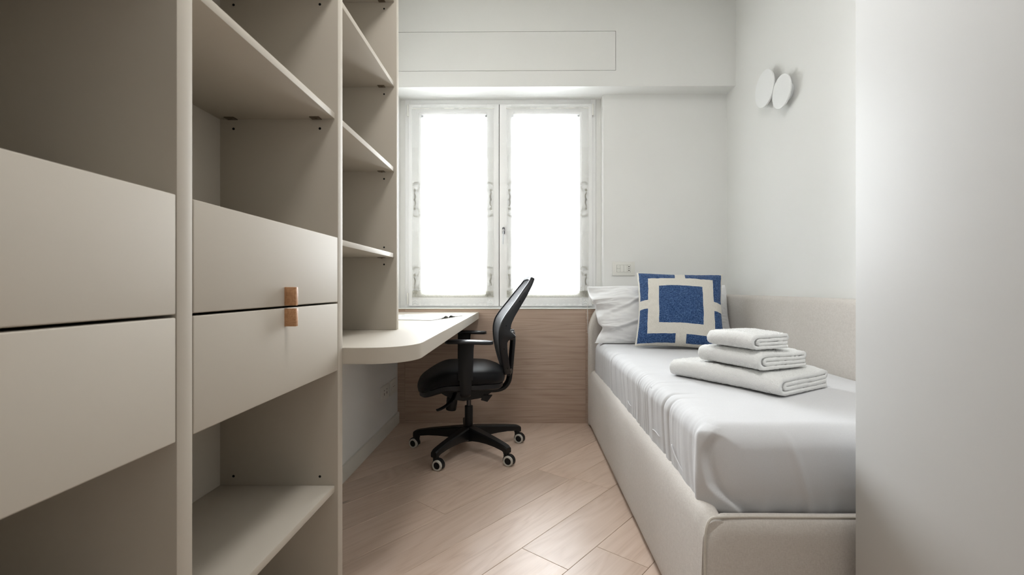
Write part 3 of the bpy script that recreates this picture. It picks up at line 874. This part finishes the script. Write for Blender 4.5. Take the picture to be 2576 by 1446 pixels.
fine_foot = [(q.x, q.y) for q in smooth_path([(a, b, 0) for a, b in foot_prof], 3)]
obj('footboard', pad_loft(B(), 'x', BX0 + .009, BX1, fine_foot, 120, endr=.085), 'bed_fabric', bed, smooth=60)
# piping round the footboard
pp = smooth_path([(BX0 + .006, FY0 + .0005, .013), (BX0 + .0055, FY0 - .002, .15), (BX0 + .006, FY0 - .002, .30), (BX0 + .010, FY0 + .001, .338), (BX0 + .022, FY0 + .007, .356), (BX0 + .045, FY0 + .010, .3595), (BX0 + .12, FY0 + .012, .360), (BX0 + .5, FY0 + .012, .360), (BX1 - .01, FY0 + .012, .360)], 8)
obj('piping', atube(B(), pp, .0032, 8), 'piping_fabric', bed, smooth=180)
# headboard: rounded front corner
HZ, HR = .857, .25
def headboard(bm, y0, y1):
    out = [(BX0 - .001, .012), (BX0 - .001, .30), (BX0 - .001, HZ - HR)]
    for i in range(1, 19):
        a = PI - (PI / 2) * i / 18
        out.append((BX0 - .001 + HR + HR * math.cos(a), HZ - HR + HR * math.sin(a)))
    out += [(.9, HZ), (BX1, HZ), (BX1, .012)]
    cx_, cz_ = .9, .4
    rings = []
    for y, ins in ((y0 + .004, .030), (y0, .022), (y0 + .003, .010), (y0 + .012, .002), (y0 + .025, 0), (y1 - .01, 0), (y1, .006)):
        rings.append([Vector((min(x + ins, BX1) if x < 1.0 else x, y, z - (ins if z > .5 else 0))) for x, z in out])
    aloft(bm, rings); return bm
obj('headboard', headboard(B(), 2.998, 3.066), 'bed_fabric', bed, smooth=60)
pp = []
for i in range(26):
    t = i / 25
    if t < .45: pp.append(Vector((BX0 - .0015, 3.026, .02 + (HZ - HR - .02) * t / .45)))
    else:
        a = PI - (PI / 2) * (t - .45) / .55
        pp.append(Vector((BX0 - .0015 + HR + HR * math.cos(a), 3.026, HZ - HR + HR * math.sin(a) + .0005)))
obj('piping', atube(B(), pp, .003, 8, side=(0, 1, 0)), 'piping_fabric', bed, smooth=180)
# padded panel along the wall
pprof = [(1.279, .02), (1.274, .10), (1.272, .4), (1.272, .70), (1.273, .80), (1.277, .838), (1.286, .853), (1.300, .858), (1.318, .858), (1.333, .852), (1.338, .83), (1.338, .02)]
fp = [(q.x, q.y) for q in smooth_path([(a, b, 0) for a, b in pprof], 3)]
obj('wall_pad', pad_loft(B(), 'y', 1.10, 2.997, fp, 80, .001, 4.0), 'bed_fabric', bed, smooth=60)
bm = abox(B(), .49, 1.27, 1.14, 2.99, .012, .30)
obj('bed_base', bm, 'bed_fabric', bed)

# mattress dressed with the white cover
CX0, CX1, CY0, CY1, CZ0, CZ1, CR = .4515, 1.270, 1.140, 2.992, .318, .5565, .050
def lst(a, b, n, r):
    return [a + (b - a) * i / n for i in range(n + 1)]
LXs, LYs, LZs = lst(CX0, CX1, 170, CR), lst(CY0, CY1, 420, CR), lst(CZ0, CZ1, 56, CR)
bm = B(); cache = {}
def fold(x):                       # sharp-crested fold profile
    return 1 - abs(x) * 2
def cov(P):
    k = (round(P[0], 5), round(P[1], 5), round(P[2], 5))
    if k in cache: return cache[k]
    p = Vector(P)
    rz = CR
    q = Vector((min(max(p.x, CX0 + CR), CX1 - CR), min(max(p.y, CY0 + CR * 1.3), CY1 - CR), min(max(p.z, CZ0 + CR * .8), CZ1 - CR)))
    d = p - q
    if d.length > 1e-9:
        dd = Vector((d.x / CR, d.y / (CR * 1.3 if d.y < 0 else CR), d.z / (CR if d.z > 0 else CR * .8)))
        n = dd.normalized(); pos = q + Vector((n.x * CR, n.y * (CR * 1.3 if n.y < 0 else CR), n.z * (CR if n.z > 0 else CR * .8)))
    else: n = Vector((0, 0, 1)); pos = p
    # rounder upright corner at the foot
    RC = .085; dx_c, dy_c = CX0 + RC - pos.x, CY0 + RC - pos.y; th = 90.0 if n.y < -.7 else 0.0
    if dx_c > 0 and dy_c > 0:
        dc = math.hypot(dx_c, dy_c); th = math.degrees(math.atan2(dy_c, dx_c))
        if dc > RC:
            pos.x, pos.y = CX0 + RC - dx_c * RC / dc, CY0 + RC - dy_c * RC / dc
        hm = math.hypot(n.x, n.y)
        if hm > .05:
            m_ = sst(RC * .8, RC, dc); nx_, ny_ = -dx_c / dc * hm, -dy_c / dc * hm
            n = Vector((n.x + (nx_ - n.x) * m_, n.y + (ny_ - n.y) * m_, n.z)).normalized()
    elif abs(n.x) > abs(n.y): th = 0.0
    x, y, z = pos
    h = 0.0
    # soft waviness everywhere
    h += .0035 * nz(x * 4.0, y * 3.0, z * 4) + .0010 * nz(x * 13, y * 11, z * 9)
    # pleats falling down the open side
    wl = max(0.0, -n.x); edge_t = sst(.58, .455, x) * (n.z > .3)
    wl2 = max(wl, edge_t * .55)
    if wl2 > .01:
        s = y * 1.0 + (.56 - z) * .20 + .03 * nz(z * 6, y * 2)
        env = .45 + .55 * sst(-.25, .35, nz(y * 2.1 + 4.7))
        r1 = 1 - abs(nz(s * 17, 1.3)) * 2.2
        r2 = 1 - abs(nz(s * 44, 7.7, z * 2)) * 2.2
        r3 = nz(s * 11, 3.3)
        h += wl2 * env * (.0036 * r1 + .0014 * r2 + .0048 * r3) * (1 if wl > .3 else .5 + .5 * wl / .3)
        # two long deep creases
        for yc, wdt, am in ((1.535, .010, .010), (1.475, .008, .006), (1.86, .008, .006), (2.42, .009, .007), (2.72, .007, .005)):
            t = (s - yc) / wdt
            h -= wl2 * am * math.exp(-t * t)
    # front: a long slanting fold and small puckers at the tuck
    wf = max(0.0, -n.y)
    if wf > .01:
        c = x - (.640 + (.55 - z) * .30); h += wf * .0045 * math.exp(-(c / .010) ** 2) * sst(.57, .50, z)
        c = x - (.84 + (.55 - z) * .22); h += wf * .0055 * math.exp(-(c / .020) ** 2) * sst(.575, .48, z)
        h += wf * .004 * nz((x - (.55 - z) * .25) * 16, 8.8) * sst(.58, .46, z)
        c = x - (.935 + (.55 - z) * .2); h += wf * .005 * math.exp(-(c / .018) ** 2) * sst(.575, .46, z)
        h += wf * .010 * math.sin(PI * min(1, max(0, (z - .33) / .22))) 
        low = sst(.42, .345, z)
        h += wf * low * (.006 * nz(x * 30, 2.2) - .006)
    # corner flap: the side wraps round and ends in a curling edge
    if n.z < .85 and y < CY0 + .12 and x < CX0 + .12:
        hz_ = math.hypot(n.x, n.y) * sst(CX0 + .12, CX0 + .075, x) * sst(CY0 + .12, CY0 + .09, y)
        te = 36 + 5 * math.sin((z - .36) * 40) + 55 * sst(.42, .34, z) + 6 * sst(.50, .55, z)
        h += hz_ * .011 * sst(te + 5, te - 3, th) * sst(.558, .525, z) * sst(2, 22, th) * sst(.335, .36, z)
        h -= hz_ * .005 * math.exp(-((th - te - 9) / 7.0) ** 2) * sst(.55, .51, z)
    # faint seam of the turned-down top
    if n.z > .6:
        c = y - (2.60 + .01 * nz(x * 6)); h -= .0012 * math.exp(-(c / .003) ** 2)
        c = y - (1.70 + .12 * (x - .5) + .01 * nz(x * 6)); h += .0022 * math.exp(-(c / .012) ** 2) * sst(.75, .5, x)
    v = bm.verts.new(pos + n * h)
    cache[k] = v; return v
def patch(A, Bv, fn):
    for a0, a1 in zip(A, A[1:]):
        for b0, b1 in zip(Bv, Bv[1:]):
            vs = [cov(fn(a0, b0)), cov(fn(a1, b0)), cov(fn(a1, b1)), cov(fn(a0, b1))]
            if len(set(vs)) == 4: bm.faces.new(vs)
patch(LXs, LYs, lambda a, b: (a, b, CZ1))
patch(LYs, LZs, lambda a, b: (CX0, a, b))
patch(LYs, LZs, lambda a, b: (CX1, a, b))
patch(LXs, LZs, lambda a, b: (a, CY0, b))
patch(LXs, LZs, lambda a, b: (a, CY1, b))
cover = empty('bed_cover', (.86, 2.06, .318), label='white cotton cover tucked over the mattress with pleated side', cat='bedding')
obj('cover_cloth', bm, 'white_cotton', cover, smooth=180)
for pts_ in ([(.449, 1.63, .405), (.446, 1.585, .412), (.447, 1.54, .408)], [(.447, 1.415, .425), (.444, 1.37, .405), (.446, 1.315, .385), (.450, 1.29, .366)], [(.449, 2.02, .41), (.447, 1.985, .405), (.447, 1.95, .404)]):
    obj('seam_tape', atube(B(), smooth_path(pts_, 6), .0016, 6), 'white_cotton', cover, smooth=180)

# pillow
def cushion(L, H, T, n, sharp=2.6, seed=0.0, wr=.004, pinch=.055):
    """closed pillow in local coords: u along x, v along z, thickness along y (front is -y)"""
    bm = B(); F, K = {}, {}
    for j in range(n + 1):
        for i in range(n + 1):
            u = -1 + 2 * i / n; v = -1 + 2 * j / n
            # pinched sides: outline bows inward between the corners
            bu = 1 - pinch * (1 - v * v) * abs(u) ** 3; bv = 1 - pinch * (1 - u * u) * abs(v) ** 3
            x = L * u * bu; z = H * v * bv
            t = T * (max(0, 1 - abs(u) ** sharp) * max(0, 1 - abs(v) ** sharp)) ** .5
            ed = max(abs(u), abs(v))
            w = wr * (nz(u * 3.1 + seed, v * 3.1, 2) + .5 * nz(u * 7 + seed, v * 7, 5)) * (1 - ed ** 8)
            cr = wr * .9 * nz(u * 14 + seed, v * 14, 1) * sst(.55, .9, ed) * (1 - ed ** 12)
            F[i, j] = (x, -t - w - cr, z); K[i, j] = (x, t + w * .5, z)
    vf = {k: bm.verts.new(p) for k, p in F.items()}
    vk = {}
    for k, p in K.items():
        i, j = k
        vk[k] = vf[k] if i in (0, n) or j in (0, n) else bm.verts.new(p)
    uvl = bm.loops.layers.uv.new('UVMap')
    for j in range(n):
        for i in range(n):
            q = [(i, j), (i + 1, j), (i + 1, j + 1), (i, j + 1)]
            for D_, rev in ((vf, False), (vk, True)):
                vs = [D_[c] for c in q]; qs = q
                if rev: vs = vs[::-1]; qs = q[::-1]
                try: f = bm.faces.new(vs)
                except ValueError: continue
                for lp, c in zip(f.loops, qs): lp[uvl].uv = (c[0] / n, c[1] / n)
    return bm
bm = cushion(.405, .192, .080, 130, seed=2.0, wr=.007)
# flange at the left end, drawn out into a limp point, and drag wrinkles
for v in bm.verts:
    x, y, z = v.co
    f = sst(-.24, -.395, x)
    v.co.x -= .050 * f * (1 + .55 * sst(0, .19, z) - .75 * math.exp(-((z + .10) / .05) ** 2))
    v.co.z += .020 * f * sst(0, .15, z) * -1 + .012 * f * math.sin(z * 40)
    v.co.y += f * (.018 * math.sin(z * 38 + 1) + .008 * math.sin(z * 90))
    k = sst(.02, -.20, x) * (1 - .6 * f)
    for a, b, am in ((.55, .055, .008), (.35, -.065, .008), (-.15, .10, .005)):
        c = (z - b - a * (x + .25)); v.co.y -= k * am * (math.exp(-(c / .010) ** 2) - .6 * math.exp(-((c + .022) / .014) ** 2)) * (1 if y < 0 else 0)
bmesh.ops.recalc_face_normals(bm, faces=bm.faces[:])
R_ = Matrix.Translation((.880, 2.897, .733)) @ Matrix.Rotation(math.radians(-14), 4, 'X')
bmesh.ops.transform(bm, matrix=R_, verts=bm.verts[:])
for v in bm.verts:
    if v.co.z < .5615: v.co.z = .5615 + (v.co.z - .5615) * .02
    if v.co.y > 2.994: v.co.y = 2.994 + (v.co.y - 2.994) * .03
    if v.co.x > 1.262: v.co.x = 1.262 + (v.co.x - 1.262) * .15
obj('pillow', bm, 'pillow_cotton', smooth=180, label='plump white pillow with a limp flanged end leaning on the headboard', cat='pillow')

# patterned cushion
t = NT('blue_cream_weave')
tc = t.n('ShaderNodeTexCoord'); sp = t.n('ShaderNodeSeparateXYZ'); t.set(sp.inputs[0], tc.outputs['UV'])
wobx = t.math('MULTIPLY', t.math('SUBTRACT', t.noise(t.obj((1, 1, 1), gen='UV'), 9, 2), .5), .016)
au = t.math('ABSOLUTE', t.math('ADD', t.math('SUBTRACT', sp.outputs[0], .5), wobx)); av = t.math('ABSOLUTE', t.math('ADD', t.math('SUBTRACT', sp.outputs[1], .5), wobx))
mxv = t.math('MAXIMUM', au, av); mnv = t.math('MINIMUM', au, av)
inner = t.math('LESS_THAN', mxv, .242)
outer = t.math('MULTIPLY', t.math('GREATER_THAN', mxv, .372), t.math('LESS_THAN', mxv, .480))
outer = t.math('MULTIPLY', outer, t.math('GREATER_THAN', mnv, .058))
blue = t.math('MAXIMUM', inner, outer)
sc = t.noise(t.obj((46, 60, 1), gen='UV'), 1.6, 3, .6, 1.4)
bl = t.ramp(sc, [(.33, hexlin(32, 52, 90)), (.50, hexlin(54, 82, 126)), (.70, hexlin(104, 132, 172))])
ws = t.noise(t.obj((60, 260, 1), gen='UV'), 1.0, 2)
cr = t.ramp(ws, [(.3, hexlin(214, 209, 198)), (.7, hexlin(230, 226, 217))])
cc = t.mix(blue, cr, bl)
M['cushion_weave'] = t.done(t.pbsdf(cc, .9, .12, t.bump(t.math('ADD', sc, ws), .5, .0015), sheen=.15))
bm = cushion(.246, .238, .098, 96, seed=9.0, wr=.005, sharp=2.0, pinch=.075)
Rc = Matrix.Translation((.895, 2.690, .774)) @ Matrix.Rotation(math.radians(-12), 4, 'Z') @ Matrix.Rotation(math.radians(-26), 4, 'X') @ Matrix.Rotation(math.radians(2.0), 4, 'Y')
bmesh.ops.transform(bm, matrix=Rc, verts=bm.verts[:])
for v in bm.verts:
    if v.co.z < .558: v.co.z = .558 + (v.co.z - .558) * .1
obj('throw_cushion', bm, 'cushion_weave', smooth=180, label='square cushion with blue blocks and cream geometric bands', cat='cushion')

# towels
LOOPS = .8
def towel(center_near, axis_long, L, Wd, h, zbase, seed, label, turns=2):
    """folded towel: the near corner, direction of the long edge; spiral cross-section in (s, z)"""
    al = Vector((*axis_long, 0)).normalized(); as_ = Vector((al.y, -al.x, 0))
    if as_.x < 0: as_ = -as_
    t = h / (4.0 if turns == 2 else 4.0)
    Rr = (h - t) / 2
    path = []
    def arc(cx_, cz_, r, a0, a1, n):
        for i in range(n + 1):
            a = math.radians(a0 + (a1 - a0) * i / n); path.append((cx_ + r * math.cos(a), cz_ + r * math.sin(a)))
    end = Wd - t * .6
    for i in range(15): path.append((end - (end - Rr - t / 2) * i / 14, t / 2))
    arc(Rr + t / 2, h / 2, Rr, 270, 90, 12)
    for i in range(1, 15): path.append((Rr + t / 2 + (end - t * .7 - Rr - t / 2) * i / 14, h - t / 2))
    arc(end - t * .7, h - t, t * .52, 90, -90, 8)
    ri = t * .5
    for i in range(1, 13): path.append((end - t * .7 - (end - t * .7 - 2.6 * t) * i / 12, h - 1.52 * t))
    arc(2.6 * t, h / 2, ri, 90, 270, 6)
    for i in range(1, 13): path.append((2.6 * t + (end - t * .2 - 2.6 * t) * i / 12, 1.5 * t))
    # even spacing along the path, then the outline of the strip
    raw = [Vector((a, b)) for a, b in path]; acc = [0.0]
    for a, b in zip(raw, raw[1:]): acc.append(acc[-1] + (b - a).length)
    m = int(acc[-1] / .0042); resamp = []; q = 0
    for i in range(m + 1):
        dd = acc[-1] * i / m
        while q < len(acc) - 2 and acc[q + 1] < dd: q += 1
        seg = acc[q + 1] - acc[q]
        resamp.append(raw[q] + (raw[q + 1] - raw[q]) * ((dd - acc[q]) / seg if seg > 1e-9 else 0))
    path = [(p.x, p.y) for p in resamp]
    # outline of the strip
    pts2 = [Vector((a, b)) for a, b in path]
    th = t * .49; left, right = [], []
    for i, p in enumerate(pts2):
        tg = (pts2[min(i + 1, len(pts2) - 1)] - pts2[max(i - 1, 0)]).normalized(); nn = Vector((-tg.y, tg.x))
        left.append(p + nn * th); right.append(p - nn * th)
    outline = left + right[::-1]
    n = int(L / .0045); rings = []
    for k in range(n + 1):
        l = L * k / n
        ring = []
        edge_f = min(l, L - l) / .018
        sh = .90 + .12 * min(1, edge_f) ** .5
        droop = .006 * (sst(.0, .08, l) * 0 + (1 - sst(0, .05, min(l, L - l))))
        for i, p in enumerate(outline):
            base = pts2[i] if i < len(pts2) else pts2[2 * len(pts2) - 1 - i]
            q = base + (p - base) * sh
            s_, z_ = q
            big = .005 * nz(l * 9 + seed, s_ * 8) ; 
            z_ = z_ * (1 - .10 * (1 - sst(0, .06, min(l, L - l)))) + big * (z_ / h)
            s_ += .004 * nz(l * 7 + seed, z_ * 20, 3) + .012 * nz(l * 3.0, seed)
            P = al * l + as_ * s_ + Vector((0, 0, max(z_, .0004)))
            f = .0014 * nz(P.x * 95 + seed, P.y * 95, P.z * 95) + .0020 * nz(P.x * 190, P.y * 190, P.z * 190 + seed)
            dirv = (as_ * (p - base).x + Vector((0, 0, (p - base).y))).normalized()
            P += dirv * f
            P.z = max(P.z, .0003)
            ring.append(P + Vector((*center_near, zbase)))
        rings.append(ring)
    bm = B(); vr = aloft(bm, rings, True, False); no = len(outline)
    for rg_ in (vr[0], vr[-1]):
        for i in range(len(pts2) - 1):
            bm.faces.new((rg_[i], rg_[i + 1], rg_[no - 2 - i], rg_[no - 1 - i]))
    # terry loops: short fibres all over the visible cloth
    rg = random.Random(int(seed)); fb = B(); bm.normal_update()
    quads = [f for f in bm.faces if len(f.verts) == 4]
    for f in quads:
        for rep_ in range(2):
            if rg.random() > LOOPS: continue
            a_, b_ = rg.random(), rg.random(); v_ = f.verts
            p = (v_[0].co * (1 - a_) + v_[1].co * a_) * (1 - b_) + (v_[3].co * (1 - a_) + v_[2].co * a_) * b_
            nrm = f.normal + Vector((rg.uniform(-.7, .7), rg.uniform(-.7, .7), rg.uniform(-.7, .7)))
            nrm.normalize(); tq = nrm.orthogonal().normalized() * .0007
            tip = p + nrm * rg.uniform(.0016, .0036)
            if tip.z < zbase + .0003: continue
            fb.faces.new((fb.verts.new(p - tq), fb.verts.new(p + tq), fb.verts.new(tip)))
    root = empty('folded_towel', (*center_near, zbase), label=label, cat='towel', group='stack of white towels on the bed')
    obj('towel_cloth', bm, 'terry_white', root, smooth=180)
    me_f = bpy.data.meshes.new('terry_loops'); fb.to_mesh(me_f); fb.free()
    o = bpy.data.objects.new('terry_loops', me_f); COL.objects.link(o); me_f.materials.append(M['terry_white']); o.parent = root
    o.location = -Vector((*center_near, zbase)); o['kind'] = 'stuff'
    return root
ZT = .5600
towel((.795, 1.455), (-.225, .365), .430, .300, .066, ZT, 1.0, 'large folded white terry towel at the bottom of the stack on the bed')
towel((.757, 1.510), (-.42, .907), .262, .245, .060, ZT + .0712, 5.0, 'medium folded white terry towel in the middle of the stack')
towel((.742, 1.525), (-.37, .929), .195, .175, .056, ZT + .1370, 9.0, 'small folded white terry towel on top of the stack')

# ------------------------------------------------------------------ wall lamps
def lamp(y, z, r, xd, label):
    root = empty('wall_lamp', (XR, y, z), label=label, cat='wall lamp', group='disc lamps on the wall above the bed')
    m = Matrix.Translation((XR - .0006, y, z)) @ Vector((-1, 0, 0)).to_track_quat('Z', 'Y').to_matrix().to_4x4()
    d = XR - xd
    obj('mount', alathe(B(), [(0, 0), (.041, 0), (.042, .001), (.042, .0035), (.044, .004), (.044, d - .0122), (0, d - .0122)], 40, m), 'lamp_white', root)
    obj('disc', alathe(B(), [(0, d - .012), (r * .6, d - .012), (r - .006, d - .0095), (r - .001, d - .004), (r, d - .001), (r - .0015, d + .0022), (r * .8, d + .0035), (r * .4, d + .0045), (0, d + .005)], 56, m), 'lamp_white', root, smooth=50)
lamp(2.524, 1.980, .0985, 1.300, 'larger white disc wall lamp mounted next to a smaller disc')
lamp(2.359, 1.895, .0840, 1.300, 'smaller white disc wall lamp mounted next to a larger disc')

# ------------------------------------------------------------------ switch and sockets
sw = empty('switch_plate', (.618, YB, .966), label='white four-module switch plate with a socket on the wall over the pillow', cat='switch')
sx0, sx1, sz0_, sz1_ = .5815, .7300, .982, 1.0735
yf = YB - .0085
box('plate', sx0, sx1, yf, YB - .0003, sz0_, sz1_, 'white_plastic', sw, bev=.0015)
mx0, mx1, mz0, mz1 = sx0 + .0285, sx1 - .0285, sz0_ + .0235, sz1_ - .0225
box('recess', mx0 - .001, mx1 + .001, yf - .0004, yf + .002, mz0 - .001, mz1 + .001, plain('seam_grey', (.34, .33, .31), .7, .2, nscale=100), sw)
mw = (mx1 - mx0) / 4
zc_ = (mz0 + mz1) / 2
for a, b in ((mz0, zc_ - .0008), (zc_ + .0008, mz1)): box('rocker', mx0 + .0006, mx0 + mw - .0006, yf - .0022, yf, a, b, 'white_plastic', sw, bev=.0006, seg=1)
for k in (1, 2): box('rocker', mx0 + k * mw + .0006, mx0 + (k + 1) * mw - .0006, yf - .0022, yf, mz0, mz1, 'white_plastic', sw, bev=.0006, seg=1)
skt = box('socket', mx0 + 3 * mw + .0006, mx1 - .0006, yf - .0018, yf, mz0, mz1, 'white_plastic', sw, bev=.0006, seg=1)
xs_ = mx0 + 3.5 * mw
for z, hh_ in ((zc_ - .0125, .0042), (zc_, .0028), (zc_ + .0125, .0042)):
    box('pin_hole', xs_ - .0026, xs_ + .0026, yf - .0023, yf - .0005, z - hh_, z + hh_, 'dark_hole', skt)
# little arrows on the blind rockers
for z, s in ((zc_ + .0115, 1), (zc_ - .0115, -1)):
    bm = B(); xa = mx0 + mw / 2
    for sg in (-1, 1):
        p = [Vector((xa + sg * .0038, yf - .0026, z - s * .0012)), Vector((xa, yf - .0026, z + s * .0012)), Vector((xa, yf - .0026, z + s * .0004)), Vector((xa + sg * .0038, yf - .0026, z - s * .0020))]
        aloft(bm, [p, [q + Vector((0, .0006, 0)) for q in p]])
    obj('arrow_mark', bm, 'seam_grey', sw)
def socket_plate(y0, y1, z0, z1, holes, label):
    root = empty('socket_plate', (XL, (y0 + y1) / 2, z0), label=label, cat='socket', group='socket plates on the wall under the desk')
    box('plate', XL + .0003, XL + .008, y0, y1, z0, z1, 'white_plastic', root, bev=.0015)
    yc, zc = (y0 + y1) / 2, (z0 + z1) / 2; w, h = (y1 - y0) * .32, .0225
    box('insert', XL + .0075, XL + .0095, yc - w, yc + w, zc - h, zc + h, 'white_plastic', root, bev=.0008, seg=1)
    for q in holes:
        box('pin_hole', XL + .009, XL + .0099, yc + q[0] - .0035, yc + q[0] + .0035, zc + q[1] - q[2], zc + q[1] + q[2], 'dark_hole', root)
socket_plate(2.715, 2.865, .222, .312, ((-.026, -.004, .007), (.026, -.004, .007), (-.026, .018, .003), (.026, .018, .003)), 'white socket plate with dark pin slots under the desk')
socket_plate(2.895, 3.045, .222, .312, ((-.012, .002, .0022), (.012, .002, .0022)), 'white blank outlet plate under the desk next to the oak panel')

# ------------------------------------------------------------------ wardrobe
wd_ = empty('wardrobe', (1.04, .4, 0), label='tall pale grey lacquered wardrobe with plain doors at the foot of the bed', cat='wardrobe')
WX = .740
box('carcass', WX + .022, XR - .002, -.30, 1.043, .001, 2.62, 'wardrobe_lacquer', wd_, bev=.001)
for a, b in ((.5, 1.044), (-.05, .497), (-.30, -.053)):
    box('door', WX, WX + .0205, a, b, .06, 2.62, 'wardrobe_lacquer', wd_, bev=.0012)
box('plinth', WX + .04, WX + .06, -.30, 1.04, .001, .058, 'wardrobe_lacquer', wd_)

# ------------------------------------------------------------------ fill lamp, added out of view to brighten the walls facing the camera
FILL_W = 9.5
cl = empty('added_fill_lamp', (.12, .85, ZC), label='round white fill lamp added out of view over the passage by the wardrobe', cat='fill lamp')
mC = Matrix.Translation((.12, .85, ZC - .0005)) @ Matrix.Rotation(PI, 4, 'X')
obj('fill_lamp_body', alathe(B(), [(0, 0), (.24, 0), (.245, .004), (.245, .040), (.238, .046), (.226, .046), (.226, .020), (0, .020)], 64, mC), 'lamp_white', cl)
em = NT('fill_emission')
e = em.n('ShaderNodeEmission'); e.inputs[0].default_value = (1.0, .985, .97, 1); e.inputs[1].default_value = FILL_W / (PI * PI * .2256 ** 2) * .9
M['fill_diffuser'] = em.done(e)
obj('fill_diffuser', alathe(B(), [(0, .021), (.2255, .021), (.2255, .043), (.20, .052), (.12, .058), (0, .060)], 64, mC), 'fill_diffuser', cl)
